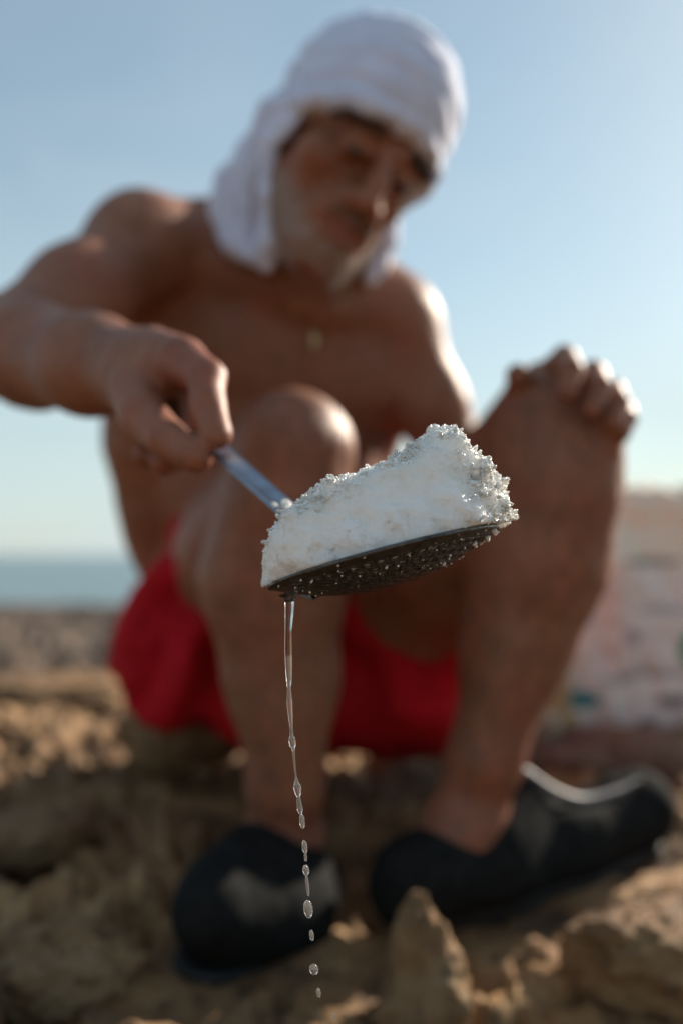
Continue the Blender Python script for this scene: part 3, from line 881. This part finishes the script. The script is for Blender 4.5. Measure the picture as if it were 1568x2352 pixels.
# solid centre and outer band
def annulus(ra, rb, nr=4, n=96, zoff=0):
    pts = []; qs = []
    for i_ in range(nr + 1):
        r_ = ra + (rb - ra) * i_ / nr
        for q in range(n):
            a_ = 2 * math.pi * q / n; pts.append((r_ * math.cos(a_), r_ * math.sin(a_), dishz(r_) + zoff))
    for i_ in range(nr):
        for q in range(n):
            qs.append([i_ * n + q, i_ * n + (q + 1) % n, (i_ + 1) * n + (q + 1) % n, (i_ + 1) * n + q])
    add_patch(pts, qs)
annulus(0.0004, 0.0028, 2, 24)
annulus(nring * ringw + 0.0028, RD, 4, 96)
pan = mkobj('bowl', D2W(VV), FF, PAN, sk_root)
md = pan.modifiers.new('thick', 'SOLIDIFY'); md.thickness = 0.0009; md.offset = 0
path = [(RD * math.cos(a_), RD * math.sin(a_), 0.0002) for a_ in np.linspace(0, 2 * math.pi, 97)]
v_, f_ = tube(D2W(path), [0.0011] * 97, 8)
mkobj('rim', v_, f_, PAN, sk_root)
# handle: flat slightly hollow strip
hp = [P(418, 958, .632), P(470, 1003, .598), P(530, 1053, .562), P(600, 1115, .525), P(660, 1168, .497), P(705, 1208, .482), D2W((-0.040, 0.036, 0.003)), D2W((-0.032, 0.030, -0.006))]
hp = np.array(hp)
hp = catmull(hp, 6)
T = np.gradient(hp, axis=0); T /= np.linalg.norm(T, axis=1)[:, None]
VV, FF = [], []
prof = [(-1, -.1), (-.85, .06), (-.5, -.02), (0, -.10), (.5, -.02), (.85, .06), (1, -.1), (.85, -.16), (0, -.26), (-.85, -.16)]
for p, t_ in zip(hp, T):
    side = np.cross(t_, np.array([0.10, -0.60, 0.79])); side /= np.linalg.norm(side)
    nn = np.cross(side, t_)
    for (a, b_) in prof: VV.append(p + side * a * 0.0070 + nn * b_ * 0.0075)
L = len(prof)
for i_ in range(len(hp) - 1):
    for q in range(L):
        FF.append([i_ * L + q, i_ * L + (q + 1) % L, (i_ + 1) * L + (q + 1) % L, (i_ + 1) * L + q])
VV = np.array(VV)
hd = mkobj('handle', VV, FF, STEEL, sk_root)

# ------------------------------------------------------------------ salt heap
HL_ = 0.0006
SA = Field((-0.068, -0.058, -0.016), (0.070, 0.058, 0.060), HL_)
ax = [SA.lo[i_] + HL_ * np.arange(SA.n[i_], dtype=np.float32) for i_ in range(3)]
G = np.stack(np.meshgrid(*ax, indexing='ij'), -1)
U, Vv, W = G[..., 0], G[..., 1], G[..., 2]
top = np.interp(U, [-.060, -.055, -.050, -.044, -.037, -.026, -.014, -.003, .010, .020, .030, .036, .044, .0475, .051, .056, .0595, .062],
                   [-.004, .006, .016, .0235, .029, .034, .0385, .0365, .0395, .041, .0455, .0475, .0455, .036, .028, .023, .012, -.002]).astype(np.float32)
n_low = fbm(G[::2, ::2, ::2], 75, 2); 
n_low = np.repeat(np.repeat(np.repeat(n_low, 2, 0), 2, 1), 2, 2)[:U.shape[0], :U.shape[1], :U.shape[2]]
top = top - 0.10 * np.abs(Vv) - np.clip(Vv - 0.01, 0, 1) ** 1.0 * 0.75
r_ = np.hypot(U, Vv)
side = (r_ - 0.0535 - 0.0045 * np.clip(U / 0.05, 0, 1) * (W > 0)) * 1.0
front = (-Vv - (0.0500 - 0.34 * np.clip(W, 0, 1))) * 0.95
D = np.maximum(W - top, side)
kq = 0.014
hh = np.maximum(kq - np.abs(D - front), 0) / kq
D = np.maximum(D, front) + hh * hh * kq * 0.25
# keep the underside inside the bowl
rb = np.clip(r_ / RD, 0, 1.0)
bot = (-DEP * (1 - rb ** 2.2)) + 0.0006 - W
bot = np.where(r_ > RD, 0.0004 - W + 0.0008, bot)
D = D + 0.0052 * n_low
near_s = np.abs(D) < 0.006
pts = G[near_s]
crumb = np.clip(0.50 + 1.4 * fbm(pts + 3, 60, 2) + 0.6 * np.clip((pts[:, 0] - 0.035) / 0.02, 0, 1) + 0.6 * np.clip((pts[:, 2] - 0.028) / 0.01, 0, 1) * np.clip(pts[:, 1] / 0.02 + 1.6, 0, 1), 0.30, 1.3)
dn = crumb * (0.0034 * fbm(pts, 190, 2, 0.6) + 0.0019 * fbm(pts + 7, 480, 2, 0.6))
Dd = D[near_s] + dn
D[near_s] = Dd
D = np.maximum(D, bot)
SA.F = D.astype(np.float32)
for a in range(3):
    sl = [slice(None)] * 3
    for e in (0, -1):
        sl[a] = e; SA.F[tuple(sl)] = 0.01
Vl, Fl = SA.mesh(); Nl = vnormals(Vl, Fl)
MS, t, b, c = m_salt('packed_salt', 0.38, 0.0, 0.75)
bump(t, b, noise(t, c, 1100, 4, 0.8), 0.40, 0.0005)
MG, t2, b2, c2 = m_salt('salt_crystal', 0.16, 0.0, 0.0)
for l_ in list(b2.inputs['Base Color'].links): t2.links.remove(l_)
b2.inputs['Base Color'].default_value = (0.97, 0.97, 0.95, 1)
tr = t2.nodes.new('ShaderNodeBsdfTranslucent'); tr.inputs[0].default_value = (1.0, 0.99, 0.96, 1)
mx = t2.nodes.new('ShaderNodeMixShader'); mx.inputs[0].default_value = 0.30
t2.links.new(b2.outputs[0], mx.inputs[1]); t2.links.new(tr.outputs[0], mx.inputs[2])
t2.links.new(mx.outputs[0], t2.nodes['Material Output'].inputs[0])
MD = MG.copy(); MD.name = 'dense_salt_crystal'; MD.node_tree.nodes['Mix Shader'].inputs[0].default_value = 0.0
salt = empty('salt_heap', D2W((0, 0, 0)))
props(salt, 'heap of wet white sea salt piled on the skimmer', 'salt')
mkobj('packed_salt', D2W(Vl), Fl, MS, salt, smooth=True)
# loose crystals over the surface: cubes of 0.4 to 1.5 mm
cube = np.array([[x, y, z] for x in (-1, 1) for y in (-1, 1) for z in (-1, 1)], np.float32)
cf = np.array([[0, 1, 3, 2], [4, 6, 7, 5], [0, 4, 5, 1], [2, 3, 7, 6], [0, 2, 6, 4], [1, 5, 7, 3]])
def crystals(name, centres, sizes, mat, parent=None):
    k = len(centres)
    q = rng.normal(size=(k, 4)); q /= np.linalg.norm(q, axis=1)[:, None]
    a, b_, c_, d_ = q.T
    Rm = np.stack([1 - 2 * (c_ * c_ + d_ * d_), 2 * (b_ * c_ - a * d_), 2 * (b_ * d_ + a * c_),
                   2 * (b_ * c_ + a * d_), 1 - 2 * (b_ * b_ + d_ * d_), 2 * (c_ * d_ - a * b_),
                   2 * (b_ * d_ - a * c_), 2 * (c_ * d_ + a * b_), 1 - 2 * (b_ * b_ + c_ * c_)], -1).reshape(-1, 3, 3)
    sh_ = cube[None] * rng.uniform(0.6, 1.15, (k, 1, 3)) * (1 + 0.18 * rng.normal(size=(k, 8, 1))) * sizes[:, None, None]
    VV = np.einsum('kij,knj->kni', Rm, sh_) + centres[:, None]
    FF = (np.arange(k)[:, None, None] * 8 + cf[None]).reshape(-1, 4)
    return mkobj(name, VV.reshape(-1, 3), FF, mat, parent, smooth=False)
topv = np.interp(Vl[:, 0], [-.060, -.055, -.050, -.044, -.037, -.026, -.014, -.003, .010, .020, .030, .036, .044, .0475, .051, .056, .0595, .062],
                 [-.004, .006, .016, .0235, .029, .034, .0385, .0365, .0395, .041, .0455, .0475, .0455, .036, .028, .023, .012, -.002]) - 0.10 * np.abs(Vl[:, 1])
packed_front = ((-Vl[:, 1] - (0.0500 - 0.34 * np.clip(Vl[:, 2], 0, 1))) > -0.0075) & (Vl[:, 2] < topv - 0.008) & (Vl[:, 0] < 0.040)
cr = np.clip(-0.1 + 1.2 * fbm(Vl + 3, 60, 2) + 1.0 * np.clip((Vl[:, 0] - 0.033) / 0.02, 0, 1) + 1.4 * np.clip(Nl[:, 2] + 0.1, 0, 1), 0.05, 2)
cr = cr * (Vl[:, 2] > 0.0012) * np.where(Nl[:, 1] < -0.45, 0.05, 1.0)
cr = cr * np.where(packed_front, 0.03, 1.0)
pick = rng.choice(len(Vl), 32000, p=cr / cr.sum())
sz = 0.00015 + 0.00042 * rng.random(len(pick)) ** 3.0 * np.where(Nl[pick, 1] < -0.55, 0.6, 1.0) * np.clip(cr[pick], .5, 1.5)
crystals('salt_crystals', D2W(Vl[pick] + Nl[pick] * (0.0001 + 0.0003 * rng.random(len(pick)))[:, None]), sz, MD, salt)['kind'] = 'stuff'
# crumbly clusters along the ridge, right face
w2 = (np.clip(Nl[:, 2] - 0.15, 0, 1) * (Vl[:, 1] < 0.015) + 0.9 * (Vl[:, 0] > 0.043)) * (Vl[:, 2] > 0.004) * np.clip(fbm(Vl, 120, 2) + 0.25, 0, 1)
w2 = w2 * np.where(packed_front, 0.0, 1.0)
pick = rng.choice(len(Vl), 380, p=w2 / w2.sum())
cc = []; ss = []
for pi in pick:
    h_ = rng.uniform(0.0006, 0.0040) if rng.random() < 0.5 else rng.uniform(0.0004, 0.0013)
    k = rng.integers(14, 36)
    q = rng.random((k, 1)) ** 0.8
    cc.append(Vl[pi] + Nl[pi] * h_ * q + rng.normal(size=(k, 3)) * 0.0007 * (1.25 - q)); ss.append(rng.uniform(0.00020, 0.00048, k))
crystals('crystal_clusters', D2W(np.concatenate(cc)), np.concatenate(ss), MG, salt)['kind'] = 'stuff'

# crystals stuck under the bowl and on the handle
k = 60
a_ = rng.uniform(-math.pi, 0.3, k); rr_ = RD * np.sqrt(rng.uniform(0.25, 1, k))
c_ = np.stack([rr_ * np.cos(a_), rr_ * np.sin(a_), dishz(rr_) - 0.0008], -1)
o = crystals('stuck_crystals', D2W(c_), rng.uniform(0.00015, 0.00042, k), MD, sk_root); o['kind'] = 'stuff'
GR = []
for (px, py, d, s) in ((1018, 1284, .430, .0026), (1090, 1250, .428, .0011), (1118, 1237, .43, .0010), (1137, 1222, .43, .0014), (1000, 1290, .43, .0012)):
    q = P(px, py, d)
    GR.append(q[None] + rng.normal(size=(14, 3)) * s * 0.33)
GR = np.concatenate(GR)
o = crystals('hanging_crystals', GR, rng.uniform(.0004, .0008, len(GR)), MG, sk_root); o['kind'] = 'stuff'
k = 0
hb = []
for i_ in range(46):
    t_ = rng.integers(23, 31); p = hp[t_]; tt_ = T[t_]
    s_ = np.cross(tt_, np.array([0.10, -0.60, 0.79])); s_ /= np.linalg.norm(s_); nn = np.cross(s_, tt_)
    hb.append(p + s_ * rng.uniform(-.0066, .0066) + nn * 0.0006 + tt_ * rng.uniform(-.003, .003))
o = crystals('handle_crystals', np.array(hb), rng.uniform(.0005, .0012, len(hb)), MG, sk_root); o['kind'] = 'stuff'

# ------------------------------------------------------------------ water stream and droplets
sp = [(663, 1362, .0046), (665, 1372, .0030), (665, 1382, .0021), (664, 1410, .0019), (662, 1450, .0015), (662, 1490, .0016), (663, 1530, .00150), (664, 1560, .0012), (664, 1580, .00075),
      (665, 1610, .00125), (667, 1640, .00105), (669, 1670, .00065), (670, 1688, .0008), (671, 1700, .0016), (673, 1712, .0014), (674, 1722, .0006), (677, 1760, .00042), (680, 1785, .0004), (681, 1795, .0009),
      (683, 1808, .0018), (685, 1822, .0013), (686, 1830, .0006), (687, 1842, .0010), (689, 1858, .0013), (691, 1868, .0006), (692, 1871, .0001)]
DW = 0.432
cp = catmull(np.array([P(a, b_, DW) for a, b_, _ in sp]), 6)
rads = np.interp(np.linspace(0, len(sp) - 1, len(cp)), np.arange(len(sp)), [s[2] for s in sp])
v_, f_ = tube(cp, rads, 16)
st = mkobj('water_stream', v_, f_, WATER)
props(st, 'thin clear stream of water running down from the left end of the skimmer', 'water')
drops = [(694, 1886, .0013, .0030, 'uppermost loose water drop just below the end of the stream'),
         (700, 1945, .0013, .0026, 'rounded water drop, upper one of a close pair over the left shoe top'),
         (702, 1968, .0007, .0018, 'tiny thin water drop under a larger one at the top of the dark left shoe'),
         (703, 1998, .0016, .0020, 'squarish water drop above the long thin one'),
         (706, 2032, .0008, .0046, 'long thin water drop above the biggest drop'),
         (708, 2088, .0022, .0035, 'biggest loose water drop hanging over the dark left shoe'),
         (716, 2148, .0011, .0022, 'small oval water drop right below the biggest drop'),
         (721, 2226, .0022, .0021, 'wide squarish water drop, third from the bottom'),
         (732, 2280, .0010, .0019, 'small faint water drop, second from the bottom'),
         (767, 2335, .0006, .0015, 'tiny lowest water drop at the bottom edge of the picture')]
for i_, (px, py, rx, rz, lab) in enumerate(drops):
    V0, F0 = ICO2; V0 = ico(3)[0] if i_ == 0 else V0
    V0, F0 = (ICO3 if i_ else ico(3)); 
    if i_ == 0: ICO3 = (V0, F0)
    VV = V0 * np.array([rx * 0.9, rx * 0.85, rz * 1.1]); VV[:, 0] += -0.10 * VV[:, 2]
    VV = VV * (1 + 0.05 * fbm(V0 + i_ * 5, 1.4, 2))[:, None]
    o = mkobj('water_drop', VV, F0, DROP); o.location = P(px, py, DW)
    props(o, lab, 'water drop', 'water drops falling from the skimmer')
